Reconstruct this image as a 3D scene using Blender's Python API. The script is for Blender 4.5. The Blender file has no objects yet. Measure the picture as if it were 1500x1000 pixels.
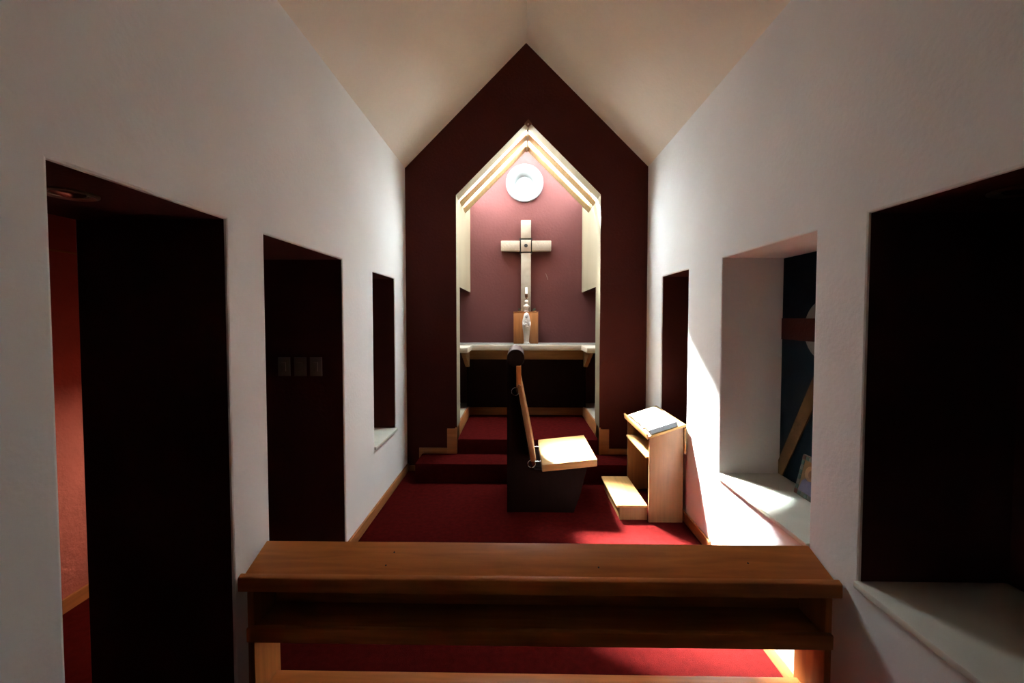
import bpy, bmesh, math, random
from mathutils import Vector, Matrix
random.seed(4)
S = bpy.context.scene
COL = S.collection
R = math.radians

# ------------------------------------------------------------------ camera
CAM_H = 1.74
cd = bpy.data.cameras.new('camera'); cam = bpy.data.objects.new('camera', cd); COL.objects.link(cam)
cd.sensor_width = 36.0; cd.sensor_fit = 'HORIZONTAL'; cd.lens = 14.4
cd.shift_y = -0.010; cd.clip_start = 0.02
cam.location = (0, 0, CAM_H)
cam.rotation_euler = (R(90) - math.atan(20/600), 0, math.atan(10/600))
S.camera = cam

# ------------------------------------------------------------------ sky, sun, exposure
W = bpy.data.worlds.new('sky'); S.world = W; W.use_nodes = True
bg = W.node_tree.nodes['Background']
bg.inputs[0].default_value = (0.85, 0.94, 1.0, 1); bg.inputs[1].default_value = 40.0
sl = bpy.data.lights.new('sun', 'SUN'); sun = bpy.data.objects.new('sun', sl); COL.objects.link(sun)
sl.energy = 280.0; sl.angle = R(10.0); sl.color = (0.86, 0.94, 0.95)
sun.location = (-2, 9, 8)
sun.rotation_euler = Vector((0.36, -0.645, -1.0)).to_track_quat('-Z', 'Y').to_euler()
vs = S.view_settings
vs.view_transform = 'Standard'; vs.look = 'None'; vs.gamma = 1.0; vs.use_curve_mapping = False
vs.exposure = 1.3

# ------------------------------------------------------------------ dimensions (metres)
XL, XR, YF = -1.2666, 1.424, 4.59            # side walls, gable wall with the alcove
YB = -2.4                                    # wall behind the camera
FLO = -0.17                                  # lower floor level near the camera
EAVE, CX, APEX = 3.40, 0.0787, 4.745
AL, AR, AE = -0.70, 0.905, 3.10              # alcove opening
AC = (AL+AR)/2; AA = AE+(AR-AL)/2
YA = 5.93                                    # back of the alcove
TOP, SILL = 2.155, 0.605

# portals guide the daylight into the two roof slopes and the round window
def portal(name, loc, direction, sx, sy, roll=0):
    l = bpy.data.lights.new(name, 'AREA'); l.shape = 'RECTANGLE'; l.size = sx; l.size_y = sy
    l.cycles.is_portal = True
    o = bpy.data.objects.new(name, l); COL.objects.link(o); o.location = loc
    o.rotation_euler = Vector(direction).to_track_quat('-Z', 'Y').to_euler()
    return o
SL = (AR-AL)/2*math.sqrt(2)
portal('skylight_portal', (AL+0.40-0.12, 5.36, AE+0.40+0.40), (1, 0, -1), 1.5, 1.5)
portal('skylight_portal', (AR-0.40+0.12, 5.36, AE+0.40+0.40), (-1, 0, -1), 1.5, 1.5)
portal('window_portal', (0.082, 6.12, 3.655), (0, -1, 0), 0.3, 0.3)

# ------------------------------------------------------------------ materials
def nt(name):
    m = bpy.data.materials.new(name); m.use_nodes = True
    t = m.node_tree; b = t.nodes['Principled BSDF']
    return m, t, b
def link(t, a, b): t.links.new(a, b)
def mat(name, col, rough=0.6, var=0.12, scale=8.0, bump=0.0, bscale=60.0, metal=0.0, spec=0.5, stretch=None, detail=5, bdist=0.01):
    m, t, b = nt(name)
    tc = t.nodes.new('ShaderNodeTexCoord'); mp = t.nodes.new('ShaderNodeMapping')
    link(t, tc.outputs['Object'], mp.inputs[0])
    if stretch: mp.inputs['Scale'].default_value = stretch
    n = t.nodes.new('ShaderNodeTexNoise'); n.inputs['Scale'].default_value = scale; n.inputs['Detail'].default_value = detail
    link(t, mp.outputs[0], n.inputs[0])
    r = t.nodes.new('ShaderNodeValToRGB')
    c0 = [max(0, c*(1-var)) for c in col]; c1 = [min(1, c*(1+var)) for c in col]
    r.color_ramp.elements[0].color = (*c0, 1); r.color_ramp.elements[1].color = (*c1, 1)
    r.color_ramp.elements[0].position = 0.3; r.color_ramp.elements[1].position = 0.7
    link(t, n.outputs[0], r.inputs[0]); link(t, r.outputs[0], b.inputs['Base Color'])
    b.inputs['Roughness'].default_value = rough; b.inputs['Metallic'].default_value = metal
    b.inputs['Specular IOR Level'].default_value = spec
    if bump:
        n2 = t.nodes.new('ShaderNodeTexNoise'); n2.inputs['Scale'].default_value = bscale; n2.inputs['Detail'].default_value = 6
        link(t, mp.outputs[0], n2.inputs[0])
        bp = t.nodes.new('ShaderNodeBump'); bp.inputs['Strength'].default_value = bump; bp.inputs['Distance'].default_value = bdist
        link(t, n2.outputs[0], bp.inputs['Height']); link(t, bp.outputs[0], b.inputs['Normal'])
    return m
def wood(name, col, rough=0.4, axis=0, var=0.22, scale=7.0, spec=0.3):
    """long grain along the given axis with fine pores"""
    st = [9.0, 9.0, 9.0]; st[axis] = 0.7
    m, t, b = nt(name)
    tc = t.nodes.new('ShaderNodeTexCoord'); mp = t.nodes.new('ShaderNodeMapping')
    mp.inputs['Scale'].default_value = st; link(t, tc.outputs['Object'], mp.inputs[0])
    n = t.nodes.new('ShaderNodeTexNoise'); n.inputs['Scale'].default_value = scale*0.5; n.inputs['Detail'].default_value = 6; n.inputs['Distortion'].default_value = 0.6
    link(t, mp.outputs[0], n.inputs[0])
    r = t.nodes.new('ShaderNodeValToRGB')
    r.color_ramp.elements[0].position = 0.3; r.color_ramp.elements[1].position = 0.72
    r.color_ramp.elements[0].color = (*[c*(1-var) for c in col], 1); r.color_ramp.elements[1].color = (*[min(1, c*(1+var*0.6)) for c in col], 1)
    link(t, n.outputs[0], r.inputs[0]); link(t, r.outputs[0], b.inputs['Base Color'])
    b.inputs['Roughness'].default_value = rough; b.inputs['Specular IOR Level'].default_value = spec
    bp = t.nodes.new('ShaderNodeBump'); bp.inputs['Strength'].default_value = 0.06; bp.inputs['Distance'].default_value = 0.004
    link(t, n.outputs[0], bp.inputs['Height']); link(t, bp.outputs[0], b.inputs['Normal'])
    return m
M = {}
M['plaster'] = mat('white plaster', (0.90, 0.885, 0.86), 0.9, 0.04, 1.3, 0.2, 38, spec=0.2)
M['ceiling'] = mat('warm ceiling plaster', (0.88, 0.80, 0.685), 0.9, 0.04, 1.1, 0.25, 30, spec=0.2)
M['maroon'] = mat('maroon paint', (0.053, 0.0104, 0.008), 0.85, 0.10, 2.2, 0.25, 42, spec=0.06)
M['maroon_lit'] = mat('maroon paint skylit', (0.108, 0.0385, 0.036), 0.85, 0.07, 1.8, 0.25, 30, spec=0.08)  # same maroon paint, skylight put into the colour of the back wall
M['lobby'] = mat('lobby red paint', (0.42, 0.13, 0.10), 0.85, 0.12, 3, 0.7, 30, spec=0.2)
M['cream'] = mat('cream painted board', (0.225, 0.175, 0.105), 0.8, 0.10, 2.5, 0.08, 20, stretch=(1, 1, 0.35))
M['stone'] = mat('pale limestone', (0.33, 0.29, 0.225), 0.85, 0.10, 14, 0.3, 90)
M['marble'] = mat('cream marble', (0.52, 0.455, 0.365), 0.5, 0.08, 5, 0.04, 40)
M['sill'] = mat('pale sill stone', (0.66, 0.64, 0.55), 0.5, 0.06, 5, 0.04, 30)
M['carpet'] = mat('red carpet', (0.050, 0.004, 0.0037), 1.0, 0.18, 25, 0.8, 420, spec=0.0, bdist=0.006)
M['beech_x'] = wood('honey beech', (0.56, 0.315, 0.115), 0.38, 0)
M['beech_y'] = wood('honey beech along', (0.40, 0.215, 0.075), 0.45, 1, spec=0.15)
M['beech_z_shade'] = wood('honey beech shaded upright', (0.20, 0.083, 0.033), 0.45, 2)  # same beech, darkened for upright sides that lie in shade
M['base_y'] = wood('oak skirting', (0.38, 0.14, 0.045), 0.45, 1)
M['base_x'] = wood('oak skirting cross', (0.38, 0.14, 0.045), 0.45, 0)
M['desk'] = wood('brown varnished wood', (0.46, 0.145, 0.036), 0.38, 0, 0.25, spec=0.15)
M['desk_z'] = wood('brown varnished wood upright', (0.38, 0.12, 0.03), 0.42, 2, 0.25, spec=0.15)
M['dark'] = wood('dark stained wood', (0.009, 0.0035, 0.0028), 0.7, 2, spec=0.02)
M['bar'] = wood('pale pine', (0.29, 0.19, 0.085), 0.7, 1, 0.15, spec=0.1)
M['box'] = wood('amber wood', (0.34, 0.13, 0.04), 0.45, 2, 0.2)
M['render'] = mat('white upstand paint', (0.75, 0.76, 0.75), 0.9, 0.05, 6)  # white put on the upstand to stand in for bright sky
M['apron'] = wood('dull brown wood', (0.21, 0.105, 0.04), 0.6, 0, 0.2, spec=0.1)
M['white'] = mat('white gloss paint', (0.17, 0.175, 0.175), 0.6, 0.02)
M['ceramic'] = mat('white glazed ceramic', (0.52, 0.48, 0.43), 0.35, 0.05, 30, 0.1, 60)
M['relief'] = mat('grey shaded ceramic', (0.26, 0.24, 0.22), 0.5, 0.1, 40)
M['chrome'] = mat('chrome', (0.75, 0.75, 0.76), 0.2, 0.02, metal=1.0)
M['bronze'] = mat('dark bronze', (0.14, 0.07, 0.04), 0.4, 0.2, 30, metal=0.6)
M['black'] = mat('black', (0.01, 0.009, 0.009), 0.6, 0.1)
M['navy'] = mat('navy paint', (0.004, 0.008, 0.014), 0.8, 0.3, 6, 0.2, 40, spec=0.05)
M['rust'] = mat('rust red paint', (0.045, 0.009, 0.007), 0.8, 0.15, 8, 0.2, 60, spec=0.1)
M['beam'] = mat('brown paint', (0.085, 0.038, 0.015), 0.8, 0.25, 10, 0.2, 60, spec=0.1)
M['disc'] = mat('pale grey paint', (0.24, 0.215, 0.19), 0.7, 0.1, 10, 0.2, 60)
M['tile'] = mat('grey tile', (0.15, 0.14, 0.12), 0.5, 0.2, 40)
M['page'] = mat('book page', (0.60, 0.56, 0.47), 0.8, 0.03, 40)
M['cover'] = mat('dark leather cover', (0.05, 0.03, 0.03), 0.5, 0.2, 60, 0.2, 200)
M['greybook'] = mat('grey cloth cover', (0.10, 0.105, 0.11), 0.8, 0.1, 80, 0.2, 300)
M['plate'] = mat('grey plastic', (0.14, 0.125, 0.115), 0.5, 0.04)
M['wax'] = mat('white wax', (0.9, 0.88, 0.82), 0.5, 0.02)
M['leaf'] = mat('dark leaf', (0.03, 0.05, 0.025), 0.6, 0.3, 30)
M['gold'] = mat('ochre ground', (0.17, 0.085, 0.022), 0.5, 0.2, 20)
M['teal'] = mat('teal tile', (0.035, 0.075, 0.065), 0.5, 0.2, 40)
M['iconred'] = mat('dark red tile', (0.09, 0.014, 0.01), 0.5, 0.2, 40)
M['skin'] = mat('painted flesh', (0.20, 0.10, 0.05), 0.6, 0.1, 40)
M['violet'] = mat('violet robe', (0.08, 0.068, 0.14), 0.6, 0.2, 40)
M['halo'] = mat('peach halo', (0.40, 0.22, 0.11), 0.5, 0.1, 40)
def glass(name, tint):
    m, t, b = nt(name)
    t.nodes.remove(b)
    out = t.nodes['Material Output']
    tr = t.nodes.new('ShaderNodeBsdfTransparent'); tr.inputs[0].default_value = (tint, tint*1.01, tint, 1)
    gl = t.nodes.new('ShaderNodeBsdfGlossy'); gl.inputs['Roughness'].default_value = 0.05
    mx = t.nodes.new('ShaderNodeMixShader'); mx.inputs[0].default_value = 0.015
    link(t, tr.outputs[0], mx.inputs[1]); link(t, gl.outputs[0], mx.inputs[2]); link(t, mx.outputs[0], out.inputs[0])
    return m
M['glass'] = glass('clear glass', 0.95)
M['tinted'] = glass('tinted glass', 0.55)
def opal():
    m, t, b = nt('opal glass'); t.nodes.remove(b); out = t.nodes['Material Output']
    tr = t.nodes.new('ShaderNodeBsdfTranslucent'); tr.inputs[0].default_value = (0.55, 0.56, 0.56, 1)
    df = t.nodes.new('ShaderNodeBsdfDiffuse'); df.inputs[0].default_value = (0.5, 0.5, 0.5, 1)
    mx = t.nodes.new('ShaderNodeMixShader'); mx.inputs[0].default_value = 0.35
    link(t, tr.outputs[0], mx.inputs[1]); link(t, df.outputs[0], mx.inputs[2]); link(t, mx.outputs[0], out.inputs[0])
    return m
M['opal'] = opal()

# ------------------------------------------------------------------ mesh helpers
def bm_box(bm, x0, x1, y0, y1, z0, z1, bev=0.0, seg=2, mi=0):
    vs_ = [bm.verts.new(p) for p in ((x0,y0,z0),(x1,y0,z0),(x1,y1,z0),(x0,y1,z0),(x0,y0,z1),(x1,y0,z1),(x1,y1,z1),(x0,y1,z1))]
    fs = [bm.faces.new([vs_[i] for i in q]) for q in ((0,3,2,1),(4,5,6,7),(0,1,5,4),(1,2,6,5),(2,3,7,6),(3,0,4,7))]
    for f in fs: f.material_index = mi
    if bev:
        es = list({e for f in fs for e in f.edges})
        bmesh.ops.bevel(bm, geom=es, offset=bev, segments=seg, profile=0.5, affect='EDGES')
def bm_prism(bm, pts, axis, a0, a1, bev=0.0, mi=0):
    """extrude a polygon; axis 'y': pts are (x,z); 'x': pts are (y,z); 'z': pts are (x,y)"""
    def P(p, a):
        return (p[0], a, p[1]) if axis == 'y' else ((a, p[0], p[1]) if axis == 'x' else (p[0], p[1], a))
    A = [bm.verts.new(P(p, a0)) for p in pts]; B = [bm.verts.new(P(p, a1)) for p in pts]
    fs = [bm.faces.new(A), bm.faces.new(B[::-1])]
    n = len(pts)
    for i in range(n): fs.append(bm.faces.new((A[i], B[i], B[(i+1) % n], A[(i+1) % n])))
    for f in fs: f.material_index = mi
    bmesh.ops.recalc_face_normals(bm, faces=fs)
    if bev:
        bmesh.ops.bevel(bm, geom=list({e for f in fs for e in f.edges}), offset=bev, segments=2, profile=0.5, affect='EDGES')
def bm_lathe(bm, prof, c, axis='z', n=32, sx=1.0, sy=1.0):
    """prof: list of (radius, height)"""
    rings = []
    for r, h in prof:
        ring = []
        for k in range(n):
            a = 2*math.pi*k/n; u, v = r*math.cos(a)*sx, r*math.sin(a)*sy
            p = (u, v, h) if axis == 'z' else ((u, h, v) if axis == 'y' else (h, u, v))
            ring.append(bm.verts.new((c[0]+p[0], c[1]+p[1], c[2]+p[2])))
        rings.append(ring)
    fs = []
    for a, b in zip(rings, rings[1:]):
        for k in range(n): fs.append(bm.faces.new((a[k], a[(k+1) % n], b[(k+1) % n], b[k])))
    if prof[0][0] > 1e-5: fs.append(bm.faces.new(rings[0]))
    if prof[-1][0] > 1e-5: fs.append(bm.faces.new(rings[-1][::-1]))
    bmesh.ops.remove_doubles(bm, verts=[v for r in rings for v in r], dist=1e-6)
    bmesh.ops.recalc_face_normals(bm, faces=[f for f in fs if f.is_valid])
def bm_sphere(bm, c, r, sc=(1, 1, 1), u=16, v=10):
    mtx = Matrix.Translation(c) @ Matrix.Diagonal((*[r*s for s in sc], 1))
    bmesh.ops.create_uvsphere(bm, u_segments=u, v_segments=v, radius=1, matrix=mtx)
def bm_tube(bm, pts, r, n=8):
    rings = []
    for i, p in enumerate(pts):
        p = Vector(p); d = (Vector(pts[min(i+1, len(pts)-1)])-Vector(pts[max(i-1, 0)])).normalized()
        a = d.orthogonal().normalized(); b = d.cross(a)
        rings.append([bm.verts.new(p+a*r*math.cos(2*math.pi*k/n)+b*r*math.sin(2*math.pi*k/n)) for k in range(n)])
    for a, b in zip(rings, rings[1:]):
        for k in range(n): bm.faces.new((a[k], a[(k+1) % n], b[(k+1) % n], b[k]))
    bm.faces.new(rings[0][::-1]); bm.faces.new(rings[-1])
def NB(): return bmesh.new()
def obj(name, bm, mats, parent=None, smooth=False, loc=None, rot=None):
    me = bpy.data.meshes.new(name); bm.to_mesh(me); bm.free()
    for m in (mats if isinstance(mats, (list, tuple)) else [mats]): me.materials.append(M[m])
    if smooth:
        for p in me.polygons: p.use_smooth = True
        try: me.set_sharp_from_angle(angle=R(40))
        except Exception: pass
    o = bpy.data.objects.new(name, me); COL.objects.link(o)
    if parent: o.parent = parent; 
    if loc: o.location = loc
    if rot: o.rotation_euler = rot
    return o
def box(name, d, m, parent=None, bev=0.0):
    bm = NB(); bm_box(bm, *d, bev=bev); return obj(name, bm, m, parent, smooth=bev > 0)
def prism(name, pts, axis, a0, a1, m, parent=None, bev=0.0):
    bm = NB(); bm_prism(bm, pts, axis, a0, a1, bev); return obj(name, bm, m, parent, smooth=bev > 0)
def empty(name, loc, label=None, cat=None, group=None, rz=0):
    o = bpy.data.objects.new(name, None); COL.objects.link(o); o.location = loc; o.rotation_euler = (0, 0, rz)
    o.empty_display_size = 0.1
    if label: tag(o, label, cat, group)
    return o
def tag(o, label, cat, group=None):
    o['label'] = label; o['category'] = cat
    if group: o['group'] = group
    return o
def struct(o, label, cat):
    o['kind'] = 'structure'; o['label'] = label; o['category'] = cat; return o
def rebase(root, children):
    """children were built in world coordinates: keep them there under the root"""
    root_m = Matrix.Translation(root.location) @ root.rotation_euler.to_matrix().to_4x4()
    for c in children: c.parent = root; c.matrix_parent_inverse = root_m.inverted()
class Thing:
    """an Empty at the thing's base; parts are built in world coordinates"""
    def __init__(s, name, loc, label, cat, group=None):
        s.o = empty(name, loc, label, cat, group); s.inv = Matrix.Translation(loc).inverted()
    def add(s, o, parent=None):
        if parent is None: o.parent = s.o; o.matrix_parent_inverse = s.inv
        else: o.parent = parent
        return o

# ------------------------------------------------------------------ floor and steps
fl = box('floor', (XL-2.2, XR+0.8, YB-0.2, 3.0, FLO-0.2, FLO), 'carpet')
struct(fl, 'deep red carpeted floor of the chapel', 'floor')
box('platform', (XL-0.05, XR+0.05, 3.0, 4.75, FLO-0.2, 0.0), 'carpet', fl, 0.012)
box('lower_step', (-1.10, 1.30, 4.26, 4.75, -0.1, 0.20), 'carpet', fl, 0.018)
box('upper_step', (AL+0.004, AR-0.004, 4.585, 5.76, -0.1, 0.367), 'carpet', fl, 0.018)

# ------------------------------------------------------------------ side walls with deep openings
def side_wall(name, xf, sgn, ops, zbot):
    """sgn: outward direction. ops: (y0,y1,z0,z1,depth,material index,closed back)"""
    T = 0.66
    ys = sorted({YB, YF+0.01} | {o[0] for o in ops} | {o[1] for o in ops})
    zs = sorted({zbot, EAVE+0.02} | {o[2] for o in ops} | {o[3] for o in ops})
    bm = NB(); V = {}
    def v(x, y, z):
        k = (round(x, 4), round(y, 4), round(z, 4))
        if k not in V: V[k] = bm.verts.new((x, y, z))
        return V[k]
    def hole(y, z): return any(o[0] < y < o[1] and o[2] < z < o[3] for o in ops)
    edge_pts = set()
    for a, b in zip(ys, ys[1:]):
        for c, d in zip(zs, zs[1:]):
            if hole((a+b)/2, (c+d)/2): continue
            bm.faces.new((v(xf, a, c), v(xf, b, c), v(xf, b, d), v(xf, a, d)))
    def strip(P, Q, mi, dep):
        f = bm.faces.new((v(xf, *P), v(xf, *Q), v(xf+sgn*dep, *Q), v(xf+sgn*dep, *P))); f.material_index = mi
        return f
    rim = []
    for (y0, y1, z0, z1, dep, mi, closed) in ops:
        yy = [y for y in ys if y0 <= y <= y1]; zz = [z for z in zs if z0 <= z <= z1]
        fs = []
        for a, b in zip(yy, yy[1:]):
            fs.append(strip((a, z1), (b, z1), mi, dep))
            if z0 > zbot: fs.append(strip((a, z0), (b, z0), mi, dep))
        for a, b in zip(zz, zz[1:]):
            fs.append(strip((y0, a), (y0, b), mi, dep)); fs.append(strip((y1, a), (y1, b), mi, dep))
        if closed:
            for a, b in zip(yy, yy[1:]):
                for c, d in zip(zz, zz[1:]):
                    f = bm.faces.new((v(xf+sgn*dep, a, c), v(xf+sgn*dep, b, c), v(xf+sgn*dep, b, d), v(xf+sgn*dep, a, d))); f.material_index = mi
    # outer skin of the thick wall
    xo = xf+sgn*(T+0.001)
    for a, b in zip(ys, ys[1:]):
        for c, d in zip(zs, zs[1:]):
            if any(o[0] < (a+b)/2 < o[1] and o[2] < (c+d)/2 < o[3] and not o[6] for o in ops): continue
            f = bm.faces.new((v(xo, a, c), v(xo, b, c), v(xo, b, d), v(xo, a, d))); f.material_index = 1
    bmesh.ops.recalc_face_normals(bm, faces=bm.faces)
    # soften the plaster arrises round the openings
    es = [e for e in bm.edges if len(e.link_faces) == 2 and abs(e.verts[0].co.x-xf) < 1e-4 and abs(e.verts[1].co.x-xf) < 1e-4
          and abs(e.link_faces[0].normal.dot(e.link_faces[1].normal)) < 0.3]
    bmesh.ops.bevel(bm, geom=es, offset=0.010, segments=2, profile=0.5, affect='EDGES', material=0)
    return obj(name, bm, ['plaster', 'maroon', 'plaster'])
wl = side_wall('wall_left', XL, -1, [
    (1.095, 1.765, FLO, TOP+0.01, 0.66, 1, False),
    (2.03, 2.935, FLO, TOP, 0.62, 1, True),  # unseen back added to keep lobby light out of this doorway
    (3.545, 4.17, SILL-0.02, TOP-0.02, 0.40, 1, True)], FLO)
struct(wl, 'white plaster wall on the left with two dark doorways and a slit niche', 'wall')
wr = side_wall('wall_right', XR, 1, [
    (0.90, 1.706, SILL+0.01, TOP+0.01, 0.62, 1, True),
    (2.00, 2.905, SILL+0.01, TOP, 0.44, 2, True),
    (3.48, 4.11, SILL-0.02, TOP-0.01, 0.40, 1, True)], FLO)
struct(wr, 'white plaster wall on the right with three deep niches', 'wall')
# stone sills with a small nosing
def sill(y0, y1, z, xf, sgn, dep, par):
    bm = NB(); a, b = sorted((xf-sgn*0.018, xf+sgn*(dep-0.004)))
    bm_box(bm, a, b, y0-0.006, y1+0.006, z-0.03, z, bev=0.006)
    return obj('sill', bm, 'sill', par, True)
sill(3.545, 4.17, SILL, XL, -1, 0.40, wl)
sill(0.90, 1.706, SILL+0.03, XR, 1, 0.62, wr)
sill(2.00, 2.905, SILL+0.03, XR, 1, 0.44, wr)
sill(3.48, 4.11, SILL, XR, 1, 0.40, wr)

# ------------------------------------------------------------------ gable wall and the wall behind the camera
def gable(bm, y0, y1, hole):
    zb = FLO-0.1; ex = 0.5
    O = [(XL-ex, zb), (XL-ex, EAVE-ex+0.04), (CX, APEX+0.04), (XR+ex, EAVE-ex+0.04), (XR+ex, zb)]
    if not hole:
        bm_prism(bm, O, 'y', y0, y1); return
    I = [(AL, zb), (AL, AE), (AC, AA), (AR, AE), (AR, zb)]
    vo = [[bm.verts.new((p[0], y, p[1])) for p in O] for y in (y0, y1)]
    vi = [[bm.verts.new((p[0], y, p[1])) for p in I] for y in (y0, y1)]
    for k in range(4):
        for s in (0, 1):
            f = bm.faces.new((vo[s][k], vo[s][k+1], vi[s][k+1], vi[s][k]))
        f = bm.faces.new((vi[0][k], vi[0][k+1], vi[1][k+1], vi[1][k])); f.material_index = 1
        bm.faces.new((vo[0][k], vo[0][k+1], vo[1][k+1], vo[1][k]))
    bmesh.ops.recalc_face_normals(bm, faces=bm.faces)
bm = NB(); gable(bm, YF, 4.785, True)
struct(obj('wall_back', bm, ['maroon', 'cream']), 'dark maroon gable wall with a pointed opening to the alcove', 'wall')
bm = NB(); gable(bm, YB-0.2, YB, False)
struct(obj('wall_rear', bm, 'maroon'), 'dark maroon gable wall behind the viewer', 'wall')
bm = NB()
for s in (-1, 1):
    xe = XL-0.5 if s < 0 else XR+0.5
    ze = EAVE-0.5 if s < 0 else EAVE-0.5
    pts = [(CX, APEX), (xe, ze), (xe, ze+0.2), (CX, APEX+0.2)]
    bm_prism(bm, pts, 'y', YB-0.2, YF)
struct(obj('ceiling', bm, 'ceiling'), 'pitched warm white plaster ceiling with a sharp ridge', 'ceiling')

# ------------------------------------------------------------------ alcove
RX = 0.32
for nm, xi, s in (('left', AL, -1), ('right', AR, 1)):
    a, b = sorted((xi, xi+s*RX))
    w = empty('wall_alcove_'+nm, (xi, 4.8, 0))
    struct(w, 'cream lined %s side of the altar alcove over a dark recess' % nm, 'wall')
    inv = Matrix.Translation((xi, 4.8, 0)).inverted()
    def ad(o): o.parent = w; o.matrix_parent_inverse = inv
    # upper lining box: cream face, soffit's shade put into its maroon colour
    bm = NB(); bm_box(bm, a, b, 4.785, YA+0.02, 2.10, AE+0.31)
    for f in bm.faces:
        if f.normal.z < -0.5 or f.calc_center_median().z < 2.2 and abs(f.normal.x) < 0.5: f.material_index = 1
    bm.normal_update()
    for f in bm.faces: f.material_index = 1 if f.normal.z < -0.5 else 0
    ad(obj('upper_panel', bm, ['cream', 'maroon']))
    a2, b2 = sorted((xi, xi+s*0.10))
    ad(box('jamb', (a2, b2, 4.785, 4.85, 0.50, 2.10), 'cream'))
    a3, b3 = sorted((xi+s*RX, xi+s*(RX+0.1)))
    ad(box('recess_wall', (a3, b3, 4.785, YA+0.02, 0.30, 2.12), 'maroon'))
    a4, b4 = sorted((xi+s*0.02, xi+s*RX))
    ad(box('plinth', (a4, b4, 4.785, YA, -0.1, 0.497), 'marble'))
    a5, b5 = sorted((xi, xi+s*0.02))
    ad(box('skirting', (a5, b5, 4.588, 5.77, 0.2, 0.502), 'base_y', bev=0.002))
# back wall with a round hole
WC = (0.082, 3.655)
bm = NB()
outer = [(AL-RX-0.1, -0.1), (AR+RX+0.1, -0.1), (AR+RX+0.1, AE+0.0), (AR, AE+0.34), (AC, AA+0.34), (AL, AE+0.34), (AL-RX-0.1, AE+0.0)]
ov = [bm.verts.new((x, YA, z)) for x, z in outer]
cvs = [bm.verts.new((WC[0]+0.20*math.cos(2*math.pi*k/40), YA, WC[1]+0.20*math.sin(2*math.pi*k/40))) for k in range(40)]
es = [bm.edges.new((ov[i], ov[(i+1) % len(ov)])) for i in range(len(ov))]+[bm.edges.new((cvs[i], cvs[(i+1) % 40])) for i in range(40)]
bmesh.ops.triangle_fill(bm, use_beauty=True, use_dissolve=False, edges=es)
ret = bmesh.ops.extrude_face_region(bm, geom=list(bm.faces))
bmesh.ops.translate(bm, vec=(0, 0.16, 0), verts=[g for g in ret['geom'] if isinstance(g, bmesh.types.BMVert)])
bmesh.ops.recalc_face_normals(bm, faces=bm.faces)
wab = struct(obj('wall_alcove_back', bm, 'maroon_lit'), 'maroon back wall of the altar alcove in a lit rose colour washed by skylight', 'wall')
bm = NB(); bm_tube(bm, [(0.385, YA-0.001, 2.375), (0.400, YA-0.001, 2.345), (0.402, YA-0.001, 2.32)], 0.003, 6); bm_tube(bm, [(0.408, YA-0.001, 2.33), (0.416, YA-0.001, 2.285)], 0.0025, 6)
obj('paint_scratch', bm, 'disc', wab)
# ledge at the back of the carpeted tread
tl = box('trim_1', (AL, AR, 5.762, 5.785, 0.2, 0.502), 'base_x', bev=0.002)
struct(tl, 'oak skirting across the back of the upper step below the altar', 'trim')
lg = box('ledge', (AL-0.01, AR+0.01, 5.785, YA, 0.1, 0.505), 'marble', tl)

# round window
wn = empty('window_1', (WC[0], YA, WC[1])); struct(wn, 'round window in a wide white ring high on the rose wall', 'window')
bm = NB(); bm_lathe(bm, [(0.13, 0.10), (0.135, 0.06), (0.175, -0.012), (0.225, -0.034), (0.258, -0.040), (0.266, -0.034), (0.266, -0.001), (0.20, -0.001), (0.19, 0.10), (0.13, 0.10)], (0, 0, 0), 'y', 56)
obj('ring', bm, 'white', wn, True)
bm = NB(); bm_lathe(bm, [(0.16, 0.085), (0.16, 0.093)], (0, 0, 0), 'y', 40)
obj('pane', bm, 'glass', wn)
# roof light: each slope has two flush panes, two pine bars and a raised pane by the back wall
sk = empty('window_2', (AC, 4.79, AA)); struct(sk, 'pointed rooflight with pine bars above the altar', 'window')
skinv = Matrix.Translation((AC, 4.79, AA)).inverted()
def slope(name, s, y0, y1, o0, o1, m, lo=0.0):
    xe = AL if s < 0 else AR
    pts = [(xe, AE+o0), (AC, AA+o0), (AC, AA+o1), (xe, AE+o1)]
    o = prism(name, pts, 'y', y0, y1, m); o.parent = sk; o.matrix_parent_inverse = skinv; return o
for s in (-1, 1):
    slope('pane', s, 4.785, 4.905, 0.004, 0.016, 'glass')
    slope('bar', s, 4.905, 5.05, 0.0, 0.018, 'bar')
    slope('pane', s, 5.05, 5.215, 0.004, 0.016, 'glass')
    slope('bar', s, 5.215, 5.372, 0.0, 0.018, 'bar')
    slope('upstand', s, 5.345, 5.372, 0.018, 0.33, 'render')
    slope('pane', s, 5.372, YA, 0.30, 0.312, 'tinted' if s < 0 else 'opal')  # hidden panes; tint and opal added to cut sun and sky light
    # dark edge lines
    slope('edge_line', s, 5.048, 5.055, -0.004, 0.004, 'bronze')
    slope('edge_line', s, 5.372, 5.380, -0.003, 0.004, 'bronze')  # dark strip put in for the shadow line along the rear bar
bm = NB(); bm_box(bm, AC-0.012, AC+0.012, 4.785, 5.372, AA-0.030, AA+0.02)
o = obj('ridge_bead', bm, 'cream'); o.parent = sk; o.matrix_parent_inverse = skinv

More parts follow.
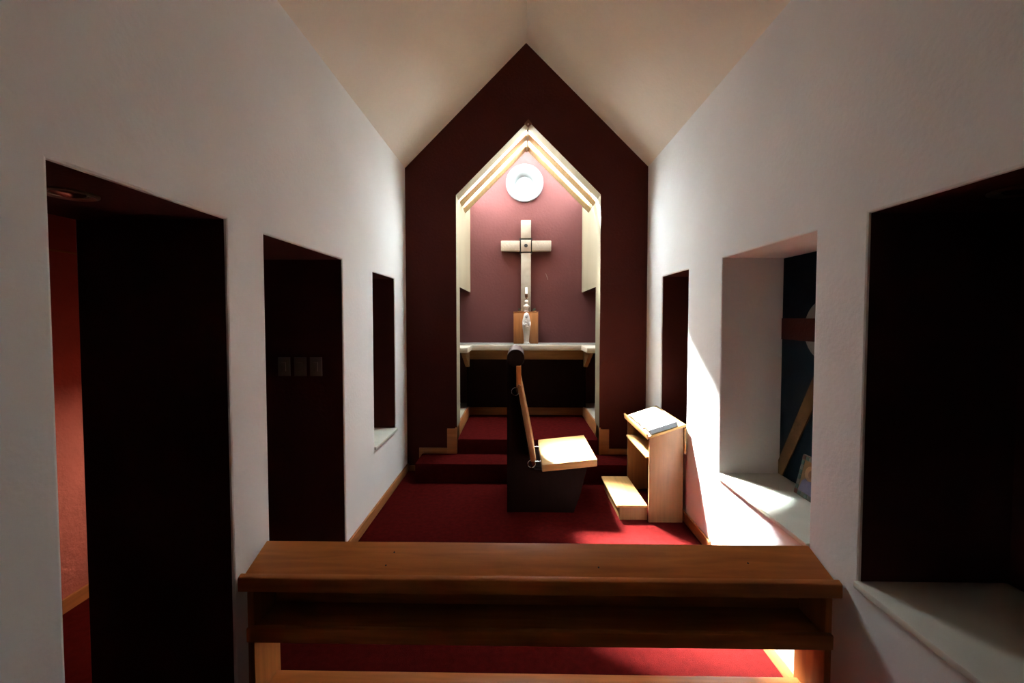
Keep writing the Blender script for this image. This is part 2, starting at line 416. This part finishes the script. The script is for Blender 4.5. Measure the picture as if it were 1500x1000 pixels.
# ------------------------------------------------------------------ skirtings
def base(name, d, m, label, par=None):
    o = box(name, d, m, par, 0.004)
    if par is None: struct(o, label, 'baseboard')
    return o
bl = base('baseboard_left', (XL, XL+0.018, 2.945, YF, 0.0, 0.085), 'base_y', 'oak skirting along the foot of the left wall')
base('lower_length', (XL, XL+0.018, 1.775, 2.02, FLO, FLO+0.085), 'base_y', None, bl)
br = base('baseboard_right', (XR-0.018, XR, 3.0, YF, 0.0, 0.085), 'base_y', 'oak skirting along the foot of the right wall')
base('lower_length', (XR-0.018, XR, YB, 3.0, FLO, FLO+0.085), 'base_y', None, br)
for n, s, x0, xs, xa in ((2, 1, XL, -1.10, AL), (3, -1, XR, 1.30, AR)):
    o = lambda a, b, z0, z1: (*sorted((a, b)), YF-0.016, YF, z0, z1)
    t = base('trim_%d' % n, o(xs-s*0.03, xs+s*0.02, 0.0, 0.265), 'base_x', None)
    base('floor_length', o(x0+s*0.02, xs-s*0.03, 0.0, 0.062), 'base_x', None, t)
    base('step_length', o(xs+s*0.02, xa-s*0.11, 0.20, 0.265), 'base_x', None, t)
    base('riser_length', o(xa-s*0.11, xa, 0.20, 0.485), 'base_x', None, t)
    struct(t, 'oak skirting stepping up beside the altar steps on the %s' % ('left' if s > 0 else 'right'), 'trim')

# ------------------------------------------------------------------ lobby seen through the near left doorway
lx = -2.95
lw = box('wall_lobby', (lx-0.1, lx, YB, 3.6, FLO, 2.7), 'lobby'); struct(lw, 'warm lit red plaster wall of the lobby beyond the near left doorway', 'wall')
box('baseboard', (lx, lx+0.018, YB, 3.6, FLO, FLO+0.09), 'base_y', lw)
box('rail', (lx, lx+0.008, YB, 3.6, 2.160, 2.172), 'beech_y', lw)
box('end_wall', (lx, XL-0.66, 3.4, 3.6, FLO, 2.7), 'lobby', lw)
box('end_wall', (lx, XL-0.66, YB, YB+0.1, FLO, 2.7), 'lobby', lw)
box('lobby_ceiling', (lx, XL-0.66, YB, 3.6, 2.6, 2.7), 'maroon', lw)
box('lobby_floor', (lx, XL-0.66, 2.9, 3.6, FLO-0.05, FLO), 'carpet', lw)
wlamp = Thing('wall_lamp', (lx+0.9, 3.39, 1.35), 'small shaded lamp on the end wall of the lobby', 'lamp')
bm = NB(); bm_lathe(bm, [(0.0, 0), (0.05, 0), (0.05, -0.015), (0.012, -0.02), (0.012, -0.10), (0.0, -0.10)], (lx+0.9, 3.40, 1.35), 'y', 20); wlamp.add(obj('bracket', bm, 'bronze', None, True))
bm = NB(); bm_lathe(bm, [(0.05, 0.13), (0.09, -0.02), (0.085, -0.02), (0.046, 0.13), (0.05, 0.13)], (lx+0.9, 3.28, 1.35), 'z', 24); wlamp.add(obj('shade', bm, 'page', None, True))
ll = bpy.data.lights.new('lobby_bulb', 'POINT'); ll.energy = 26.0; ll.color = (1.0, 0.78, 0.6); ll.shadow_soft_size = 0.03
lo = bpy.data.objects.new('lobby_bulb', ll); COL.objects.link(lo); lo.location = (lx+0.9, 3.28, 1.36)

# ------------------------------------------------------------------ kneeling desk in the foreground
bench = Thing('kneeling_desk', (0.08, 1.88, FLO), 'long brown wooden kneeling desk spanning the foreground from wall to wall', 'kneeler')
x0, x1 = XL+0.012, XR-0.012
def tilt(pts): return pts
# sloping book rest: from (y 1.80, z 0.565) up to (y 1.985, z 0.628)
bt = bench.add(prism('book_rest', [(1.800, 0.560), (1.985, 0.630), (1.978, 0.606), (1.806, 0.538)], 'x', x0, x1, 'desk', None, 0.003))
bench.add(prism('front_lip', [(1.772, 0.575), (1.797, 0.585), (1.806, 0.560), (1.806, 0.520), (1.772, 0.512)], 'x', x0-0.004, x1+0.004, 'desk', None, 0.005))
bench.add(box('shelf', (x0+0.045, x1-0.045, 1.79, 1.975, 0.318, 0.338), 'desk', None, 0.003))
bench.add(box('shelf_rail', (x0+0.035, x1-0.035, 1.765, 1.79, 0.285, 0.352), 'desk', None, 0.006))
bench.add(box('back_panel', (x0+0.045, x1-0.045, 1.955, 1.972, 0.338, 0.612), 'desk', None, 0.003))
for xa in (x0+0.03, x1-0.06):
    bench.add(prism('side_panel', [(1.785, FLO), (1.985, FLO), (1.975, 0.605), (1.806, 0.54), (1.785, 0.50)], 'x', xa, xa+0.03, 'desk_z', None, 0.003))
for xa in (x0+0.004, x1-0.032):
    bench.add(prism('foot_rail', [(1.40, FLO), (1.785, FLO), (1.785, FLO+0.14), (1.44, FLO+0.12)], 'x', xa, xa+0.028, 'desk_z', None, 0.003))
bench.add(box('kneeling_board', (x0+0.06, x1-0.06, 1.86, 1.955, -0.03, -0.004), 'desk', None, 0.005))
for px, s in ((-0.62, 0.35), (-0.60, 0.7), (0.37, 0.35), (1.07, 0.5)):
    yy = 1.80+0.185*s; zz = 0.560+0.07*s
    bm = NB(); bm_lathe(bm, [(0.004, -0.002), (0.004, 0.0015), (0, 0.0015)], (0, 0, 0), 'z', 10)
    bench.add(obj('screw_plug', bm, 'black', None, False, (px, yy, zz), (math.atan(0.07/0.185), 0, 0)))

# ------------------------------------------------------------------ tall chair facing the right wall
ch = Thing('chair', (0.2, 3.9, 0), 'tall chair with dark side panels, round head roll and pale lit wooden seat', 'chair')
prof = [(-0.105, 0.0), (0.49, 0.0), (0.545, 0.15), (0.61, 0.42), (0.215, 0.385), (0.140, 0.385), (0.095, 0.49), (-0.03, 1.13), (-0.03, 1.36), (-0.105, 1.36)]
for ya in (3.61, 4.17):
    ch.add(prism('side_panel', prof, 'y', ya, ya+0.04, 'dark', None, 0.002))
bm = NB(); bm_lathe(bm, [(0.0, 3.60), (0.074, 3.60), (0.078, 3.604), (0.078, 4.216), (0.074, 4.22), (0, 4.22)], (-0.028, 0, 1.382), 'y', 40)
ch.add(obj('head_roll', bm, 'dark', None, True))
ch.add(box('neck_board', (-0.022, 0.020, 3.56, 4.26, 1.13, 1.315), 'desk_z', None, 0.004))
ch.add(prism('backrest', [(-0.014, 1.150), (0.004, 1.160), (0.022, 1.148), (0.152, 0.500), (0.142, 0.486), (0.106, 0.486)], 'y', 3.53, 4.29, 'beech_z_shade', None, 0.004))
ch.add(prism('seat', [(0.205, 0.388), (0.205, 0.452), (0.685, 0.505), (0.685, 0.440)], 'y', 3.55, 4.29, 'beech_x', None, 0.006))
for yr in (3.70, 4.13):
    bm = NB(); bm_lathe(bm, [(0.009, 0.09), (0.009, 0.23)], (0, yr, 0.425), 'x', 14); ch.add(obj('rod', bm, 'chrome', None, True))
for cxx, czz in ((-0.03, 1.086), (0.115, 0.440)):
    bm = NB(); bm_lathe(bm, [(0.036, 0.002), (0.036, -0.006), (0.034, -0.008), (0.032, -0.006), (0.032, 0.002), (0.036, 0.002)], (cxx, 3.61, czz), 'y', 28)
    ch.add(obj('pivot_ring', bm, 'chrome', None, True))
ch.add(box('crosspiece', (0.05, 0.48, 3.65, 4.17, 0.28, 0.39), 'dark', None, 0.003))

# ------------------------------------------------------------------ prie-dieu by the right wall
le = Thing('prayer_desk', (1.2, 3.8, 0), 'pale beech prayer desk with kneeling step and sloping top beside the right wall', 'lectern')
sx0, sz0, sx1, sz1 = 1.085, 0.745, 1.400, 0.852
ang = math.atan2(sz1-sz0, sx1-sx0)
for ya in (3.445, 4.125):
    le.add(prism('side_panel', [(1.105, 0.0), (1.390, 0.0), (1.390, 0.825), (1.105, 0.730)], 'y', ya, ya+0.024, 'beech_z_shade', None, 0.002))
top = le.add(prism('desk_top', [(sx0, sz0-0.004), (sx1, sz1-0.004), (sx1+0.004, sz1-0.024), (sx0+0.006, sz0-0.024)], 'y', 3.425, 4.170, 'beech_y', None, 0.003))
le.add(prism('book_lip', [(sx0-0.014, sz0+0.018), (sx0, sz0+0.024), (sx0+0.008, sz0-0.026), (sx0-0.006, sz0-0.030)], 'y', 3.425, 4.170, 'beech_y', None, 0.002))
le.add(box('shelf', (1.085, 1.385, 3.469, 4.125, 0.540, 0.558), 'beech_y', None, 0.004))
le.add(box('back_panel', (1.370, 1.388, 3.469, 4.125, 0.02, 0.80), 'beech_z_shade', None, 0.002))
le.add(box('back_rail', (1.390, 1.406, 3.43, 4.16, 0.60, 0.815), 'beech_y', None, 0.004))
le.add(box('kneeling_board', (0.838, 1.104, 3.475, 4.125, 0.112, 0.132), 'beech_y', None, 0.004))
le.add(box('kneeler_end', (0.868, 1.104, 3.488, 3.510, 0.0, 0.112), 'beech_z_shade', None, 0.002))
le.add(box('kneeler_end', (0.868, 1.104, 4.088, 4.110, 0.0, 0.112), 'beech_z_shade', None, 0.002))
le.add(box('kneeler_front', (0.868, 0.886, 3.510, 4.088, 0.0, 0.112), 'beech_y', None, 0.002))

# books on the sloping top (local frame: x up the slope, y along the desk, z off the desk)
def desk_frame(u, y, rz): 
    return Matrix.Translation((sx0+u*math.cos(ang), y, sz0+u*math.sin(ang))) @ Matrix.Rotation(-ang, 4, 'Y') @ Matrix.Rotation(rz, 4, 'Z')
def place(o, m): o.location = m.to_translation(); o.rotation_euler = m.to_euler(); return o
ob = place(empty('open_book', (0, 0, 0), 'large open book with bright white pages on the prayer desk', 'book'), desk_frame(0.012, 3.80, R(2)) @ Matrix.Translation((0, 0, 0.0035)))
bm = NB(); bm_box(bm, 0, 0.270, -0.176, 0.255, -0.002, 0.003, 0.001); obj('cover', bm, 'cover', ob)
def page_block(y_a, y_b, hs):
    bm = NB(); n = len(hs)-1; rows = []
    for i, h in enumerate(hs):
        y = y_a+(y_b-y_a)*i/n
        rows.append([bm.verts.new(p) for p in ((0.006, y, 0.003), (0.264, y, 0.003), (0.264, y, h), (0.006, y, h))])
    for a, b in zip(rows, rows[1:]):
        for k in range(4): bm.faces.new((a[k], b[k], b[(k+1) % 4], a[(k+1) % 4]))
    bm.faces.new(rows[0]); bm.faces.new(rows[-1][::-1]); bmesh.ops.recalc_face_normals(bm, faces=bm.faces)
    return bm
obj('page_block', page_block(0.0, 0.248, [0.018, 0.036, 0.041, 0.040, 0.036, 0.031, 0.026]), 'page', ob, True)
obj('page_block', page_block(0.0, -0.170, [0.018, 0.043, 0.049, 0.046, 0.036, 0.022, 0.006]), 'page', ob, True)
gb = place(empty('closed_book', (0, 0, 0), 'small grey closed book lying in front of the open book', 'book'), desk_frame(0.030, 3.520, R(-2)) )
bm = NB(); bm_box(bm, 0, 0.235, -0.074, 0.074, 0.002, 0.036, 0.0); bm.faces.ensure_lookup_table()
obj('page_block', bm, 'page', gb)
bm = NB(); bm_box(bm, -0.003, 0.239, -0.079, 0.079, 0.036, 0.040, 0.001); obj('cover', bm, 'greybook', gb)
bm = NB(); bm_box(bm, -0.003, 0.239, -0.079, 0.079, 0.0, 0.003, 0.001); obj('cover', bm, 'greybook', gb)
bm = NB(); bm_box(bm, -0.003, 0.239, -0.082, -0.074, 0.0, 0.040, 0.002); obj('spine', bm, 'greybook', gb)

# ------------------------------------------------------------------ altar
al = Thing('altar', (AC, 5.7, 0.505), 'cream marble altar shelf with short side wings and wooden apron in the alcove', 'altar')
AZ = 1.376
al.add(box('top_slab', (AL-RX+0.004, AR+RX-0.004, 5.46, YA-0.002, AZ-0.075, AZ), 'marble', None, 0.006))
al.add(box('side_wing', (AL-RX+0.004, AL+0.075, 4.99, 5.46, AZ-0.070, AZ-0.006), 'marble', None, 0.006))
al.add(box('side_wing', (AR-0.075, AR+RX-0.004, 4.99, 5.46, AZ-0.070, AZ-0.006), 'marble', None, 0.006))
al.add(box('apron', (AL+0.02, AR-0.02, 5.56, 5.60, AZ-0.205, AZ-0.075), 'apron', None, 0.004))
for xa, s in ((AL+0.03, 1), (AR-0.03, -1)):
    al.add(prism('bracket', [(5.05, AZ-0.07), (5.56, AZ-0.07), (5.56, AZ-0.30), (5.50, AZ-0.30)], 'x', *sorted((xa, xa-s*0.05)), 'apron', None, 0.003))
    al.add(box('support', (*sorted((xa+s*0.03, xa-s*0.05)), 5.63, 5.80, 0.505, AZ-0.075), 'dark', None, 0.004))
al.add(box('under_altar_dark', (AL+0.02, AR-0.02, 5.60, 5.62, 0.505, AZ-0.075), 'dark', None, 0.003))  # dark board added to blacken the space under the altar
cl = prism('altar_cloth', [(AL-0.2, 5.50), (AR+0.2, 5.50), (AR+0.2, YA-0.01), (AL-0.2, YA-0.01)], 'z', AZ, AZ+0.003, 'tile')
tag(cl, 'thin grey cloth runner laid along the altar top', 'cloth')

# tabernacle box
tb = Thing('tabernacle', (0.1, 5.76, AZ+0.003), 'plain honey wooden box standing on the altar below the cross', 'box')
bx0, bx1, bz = -0.072, 0.268, 1.822
tb.add(box('body', (bx0, bx1, 5.665, 5.86, AZ+0.003, bz-0.010), 'box', None, 0.003))
tb.add(box('lid', (bx0-0.003, bx1+0.003, 5.66, 5.862, bz-0.010, bz), 'box', None, 0.002))
tb.add(box('door', (bx0+0.012, bx1-0.012, 5.655, 5.666, AZ+0.014, bz-0.022), 'box', None, 0.002))

# statue of a veiled woman holding a child
st = Thing('statue', (0.104, 5.58, AZ+0.003), 'white ceramic statue of a veiled figure in front of the wooden box', 'statue')
sb = AZ+0.003
bm = NB()
bm_lathe(bm, [(0, 0), (0.040, 0), (0.042, 0.012), (0.036, 0.018), (0.034, 0.05), (0.040, 0.12), (0.048, 0.19), (0.054, 0.25), (0.056, 0.29), (0.053, 0.325), (0.046, 0.355), (0.039, 0.385), (0.031, 0.41), (0.018, 0.427), (0, 0.432)], (0.104, 5.585, sb), 'z', 36, 1.0, 0.75)
for v in bm.verts:      # drapery folds
    a = math.atan2(v.co.y-5.585, v.co.x-0.104); h = v.co.z-sb
    if 0.02 < h < 0.30:
        k = 1+0.035*math.sin(9*a+h*12); v.co.x = 0.104+(v.co.x-0.104)*k; v.co.y = 5.585+(v.co.y-5.585)*k
robe = st.add(obj('robe', bm, 'ceramic', None, True))
bm = NB(); bm_sphere(bm, (0.104, 5.557, sb+0.375), 0.021, (0.9, 0.9, 1.25)); bm_sphere(bm, (0.104, 5.537, sb+0.372), 0.005, (0.8, 1, 1.5), 8, 6)
st.add(obj('face', bm, 'relief', None, True))
bm = NB(); bm_sphere(bm, (0.096, 5.540, sb+0.262), 0.030, (0.8, 0.6, 1.2)); bm_sphere(bm, (0.098, 5.530, sb+0.306), 0.015)
st.add(obj('child', bm, 'ceramic', None, True))
bm = NB(); bm_tube(bm, [(0.152, 5.57, sb+0.30), (0.150, 5.545, sb+0.25), (0.125, 5.528, sb+0.235), (0.090, 5.522, sb+0.245)], 0.011, 10)
bm_tube(bm, [(0.056, 5.57, sb+0.30), (0.060, 5.545, sb+0.265), (0.080, 5.525, sb+0.26), (0.10, 5.522, sb+0.272)], 0.011, 10)
st.add(obj('arms', bm, 'ceramic', None, True))
bm = NB(); bm_lathe(bm, [(0, -0.0), (0.044, 0), (0.044, 0.010), (0, 0.010)], (0.104, 5.58, sb), 'z', 28); bm_sphere(bm, (0.138, 5.555, sb+0.014), 0.012, (1.4, 1, 0.6))
st.add(obj('foot_plinth', bm, 'ceramic', None, True))

# candlestick on the box
cs = Thing('candlestick', (0.106, 5.76, bz), 'ornate white candlestick holding a short candle on the wooden box', 'candlestick')
bm = NB(); bm_lathe(bm, [(0, 0), (0.034, 0), (0.036, 0.008), (0.026, 0.016), (0.026, 0.05), (0.034, 0.06), (0.038, 0.075), (0.034, 0.09), (0.018, 0.10), (0.013, 0.112), (0.024, 0.124), (0.027, 0.140), (0.022, 0.155), (0.010, 0.165), (0, 0.166)], (0.106, 5.76, bz), 'z', 28)
cs.add(obj('stem', bm, 'ceramic', None, True))
for k in range(6):
    a = k*math.pi/3+0.5; bm = NB(); bm_sphere(bm, (0.106+0.036*math.cos(a), 5.76+0.036*math.sin(a), bz+0.075), 0.014); cs.add(obj('leaf_boss', bm, 'ceramic', None, True))
bm = NB(); bm_lathe(bm, [(0, 0.160), (0.010, 0.160), (0.008, 0.185), (0.020, 0.20), (0.024, 0.250), (0.020, 0.250), (0.018, 0.206), (0, 0.204)], (0.106, 5.76, bz), 'z', 24)
cs.add(obj('cup', bm, 'bronze', None, True))
bm = NB(); bm_lathe(bm, [(0, 0.205), (0.016, 0.205), (0.016, 0.338), (0.012, 0.343), (0, 0.340)], (0.106, 5.76, bz), 'z', 20)
c = cs.add(obj('candle', bm, 'wax', None, True))
# two little sprigs either side
for lab, xs in (('small dark sprig in a shallow dish left of the candlestick', 0.012), ('small dark sprig in a shallow dish right of the candlestick', 0.215)):
    t = Thing('sprig_dish', (xs, 5.74, bz), lab, 'plant', 'sprig dishes on the wooden box')
    bm = NB(); bm_lathe(bm, [(0, 0), (0.022, 0), (0.032, 0.012), (0.030, 0.013), (0.020, 0.004), (0, 0.004)], (xs, 5.74, bz), 'z', 20); t.add(obj('dish', bm, 'skin', None, True))
    for k in range(9):
        a = random.uniform(0, 6.28); h = random.uniform(0.03, 0.065); q = random.uniform(0.008, 0.03)
        tip = Vector((xs+q*math.cos(a), 5.74+q*math.sin(a), bz+h)); bm = NB()
        b0 = Vector((xs, 5.74, bz+0.004)); d = (tip-b0); sd = d.orthogonal().normalized()*0.006
        vv = [bm.verts.new(p) for p in (b0, b0+d*0.6+sd, tip, b0+d*0.6-sd)]; f = bm.faces.new(vv)
        r_ = bmesh.ops.extrude_face_region(bm, geom=[f]); bmesh.ops.translate(bm, vec=d.cross(sd).normalized()*0.002, verts=[g for g in r_['geom'] if isinstance(g, bmesh.types.BMVert)])
        bmesh.ops.recalc_face_normals(bm, faces=bm.faces)
        t.add(obj('leaf', bm, 'leaf'))

# stone cross on the alcove wall
cr = Thing('cross', (0.099, YA-0.05, 1.83), 'large pale stone cross with a pierced centre block on the rose wall', 'cross')
def blk(x0_, x1_, z0_, z1_, y0_=YA-0.09): return cr.add(box('stone_block', (x0_, x1_, y0_, YA-0.001, z0_, z1_), 'stone', None, 0.008))
blk(0.029, 0.171, 2.862, 3.118); blk(0.030, 0.170, 1.830, 2.655)
blk(-0.254, 0.016, 2.684, 2.828); blk(0.184, 0.458, 2.684, 2.828)
cb = blk(0.029, 0.171, 2.674, 2.840, YA-0.100)
cr.add(box('gap_shade', (0.01, 0.19, YA-0.06, YA-0.002, 2.65, 2.87), 'black'))  # black backing puts shade into the gaps round the centre block
bm = NB(); bm_lathe(bm, [(0, -0.1035), (0.025, -0.1035), (0.027, -0.098), (0.027, -0.05), (0, -0.05)], (0.100, YA, 2.757), 'y', 28); cr.add(obj('hole_shade', bm, 'black', None, True))  # black plug stands in for the shade inside the hole

# diamond plate at the point of the opening
dp = Thing('hook_plate', (AC, YF-0.004, AA-0.03), 'small brown diamond plate with a knob at the tip of the pointed opening', 'plate')
s_ = 0.042; bm = NB(); bm_prism(bm, [(AC-0.0155, AA+0.002-s_/2), (AC-0.0155, AA+0.002-s_/2)], 'y', 0, 0) if False else None
bm = bmesh.new(); bm_prism(bm, [(AC, AA+0.018), (AC+s_, AA-s_+0.014), (AC, AA-2*s_+0.012), (AC-s_, AA-s_+0.014)], 'y', YF-0.006, YF+0.01, 0.001); dp.add(obj('plate', bm, 'bronze'))
bm = NB(); bm_sphere(bm, (AC, YF-0.012, AA-s_+0.004), 0.009); dp.add(obj('knob', bm, 'ceramic', None, True))

# ------------------------------------------------------------------ niche painting and icon
XPN = XR+0.44
pn = Thing('painted_panel', (XPN, 2.45, SILL+0.03), 'dark navy panel with red bar, pale disc and brown diagonal in the white niche', 'painting')
pn.add(box('board', (XPN-0.022, XPN-0.001, 2.005, 2.895, SILL+0.031, TOP-0.004), 'navy', None, 0.002))
pn.add(box('red_bar', (XPN-0.034, XPN-0.022, 2.02, 2.885, 1.590, 1.735), 'rust', None, 0.002))
bm = NB(); bm_lathe(bm, [(0, -0.028), (0.19, -0.028), (0.19, -0.022), (0, -0.022)], (XPN, 2.475, 1.665), 'x', 48); pn.add(obj('pale_disc', bm, 'disc'))
pn.add(prism('diagonal_beam', [(2.893, 0.640), (2.893, 0.735), (2.585, 1.345), (2.45, 1.585), (2.36, 1.585), (2.575, 1.160), (2.850, 0.640)], 'x', XPN-0.031, XPN-0.022, 'beam'))
pn.add(prism('diagonal_beam', [(2.02, 0.640), (2.02, 0.735), (2.31, 1.345), (2.40, 1.585), (2.47, 1.585), (2.32, 1.160), (2.06, 0.640)], 'x', XPN-0.030, XPN-0.022, 'beam'))
# ragged plaster edge next to the panel
ic = Thing('icon', (1.755, 2.49, SILL+0.03), 'small framed icon of a haloed figure with mosaic border leaning in the niche', 'icon')
iw, ih = 0.205, 0.250
fr = Matrix.Translation((1.745, 2.588, SILL+0.031)) @ Matrix.Rotation(R(13), 4, 'Y') @ Matrix.Rotation(R(-90), 4, 'Z')
def icon_part(o): o.parent = ic.o; o.matrix_parent_inverse = ic.inv; o.matrix_basis = fr; return o
def ibox(name, d, m, bev=0.0): return icon_part(box(name, d, m, None, bev))
# local: x along the picture (towards the viewer), y depth (front is -y), z up
ibox('backing', (0, iw, -0.004, 0.012, 0, ih), 'bronze', 0.001)
ibox('picture_ground', (0.030, iw-0.030, -0.007, -0.003, 0.030, ih-0.030), 'gold')
tiles = []
for cx_ in (0.004, iw-0.029):
    for cz_ in (0.004, ih-0.029): ibox('corner_tile', (cx_, cx_+0.025, -0.009, -0.003, cz_, cz_+0.025), 'iconred', 0.001)
for k in range(6):
    z_ = 0.033+k*0.0308; m_ = ('teal', 'tile', 'teal')[k % 3]
    for cx_ in (0.005, iw-0.028): ibox('border_tile', (cx_, cx_+0.023, -0.0085, -0.003, z_, z_+0.028), m_, 0.001)
for k in range(5):
    x_ = 0.033+k*0.0282; m_ = ('teal', 'tile')[k % 2]
    for cz_ in (0.005, ih-0.028): ibox('border_tile', (x_, x_+0.0258, -0.0085, -0.003, cz_, cz_+0.023), m_, 0.001)
bm = NB(); bm_lathe(bm, [(0.046, -0.0095), (0.046, -0.006), (0.034, -0.006), (0.034, -0.0095), (0.046, -0.0095)], (iw/2, 0, 0.155), 'y', 32); icon_part(obj('halo', bm, 'halo'))
bm = NB(); bm_sphere(bm, (iw/2, -0.007, 0.152), 0.024, (0.85, 0.2, 1.15)); icon_part(obj('head', bm, 'skin', None, True))
bm = NB(); bm_prism(bm, [(iw/2-0.068, 0.032), (iw/2+0.068, 0.032), (iw/2+0.055, 0.095), (iw/2+0.018, 0.128), (iw/2-0.018, 0.128), (iw/2-0.055, 0.095)], 'y', -0.0095, -0.006); icon_part(obj('robe', bm, 'violet'))

# ------------------------------------------------------------------ small fittings
for k, xs in enumerate((-1.700, -1.582, -1.467)):
    lab = ('leftmost of three grey switch plates inside the dark middle doorway', 'middle one of three grey switch plates in the dark doorway', 'rightmost of three grey switch plates inside the dark middle doorway')[k]
    t = Thing('light_switch', (xs, 2.93, 1.385), lab, 'switch', 'switch plates in the doorway')
    t.add(box('plate', (xs-0.044, xs+0.044, 2.926, 2.935, 1.317, 1.453), 'plate', None, 0.002))
    t.add(box('rocker', (xs-0.016, xs+0.016, 2.921, 2.927, 1.352, 1.418), 'plate', None, 0.002))
for lab, xs, ys, zc in (('round recessed downlight in the head of the near left doorway', -1.535, 1.385, TOP+0.01), ('round recessed downlight in the head of the near right niche', 1.665, 1.40, TOP+0.01)):
    t = Thing('downlight', (xs, ys, zc), lab, 'lamp', 'recessed downlights')
    bm = NB(); bm_lathe(bm, [(0.078, -0.001), (0.078, -0.007), (0.070, -0.011), (0.052, -0.006), (0.050, -0.001), (0.078, -0.001)], (xs, ys, zc), 'z', 36); t.add(obj('rim', bm, 'bronze', None, True))
    bm = NB(); bm_sphere(bm, (xs, ys, zc-0.002), 0.046, (1, 1, 0.25)); t.add(obj('lens', bm, 'chrome', None, True))
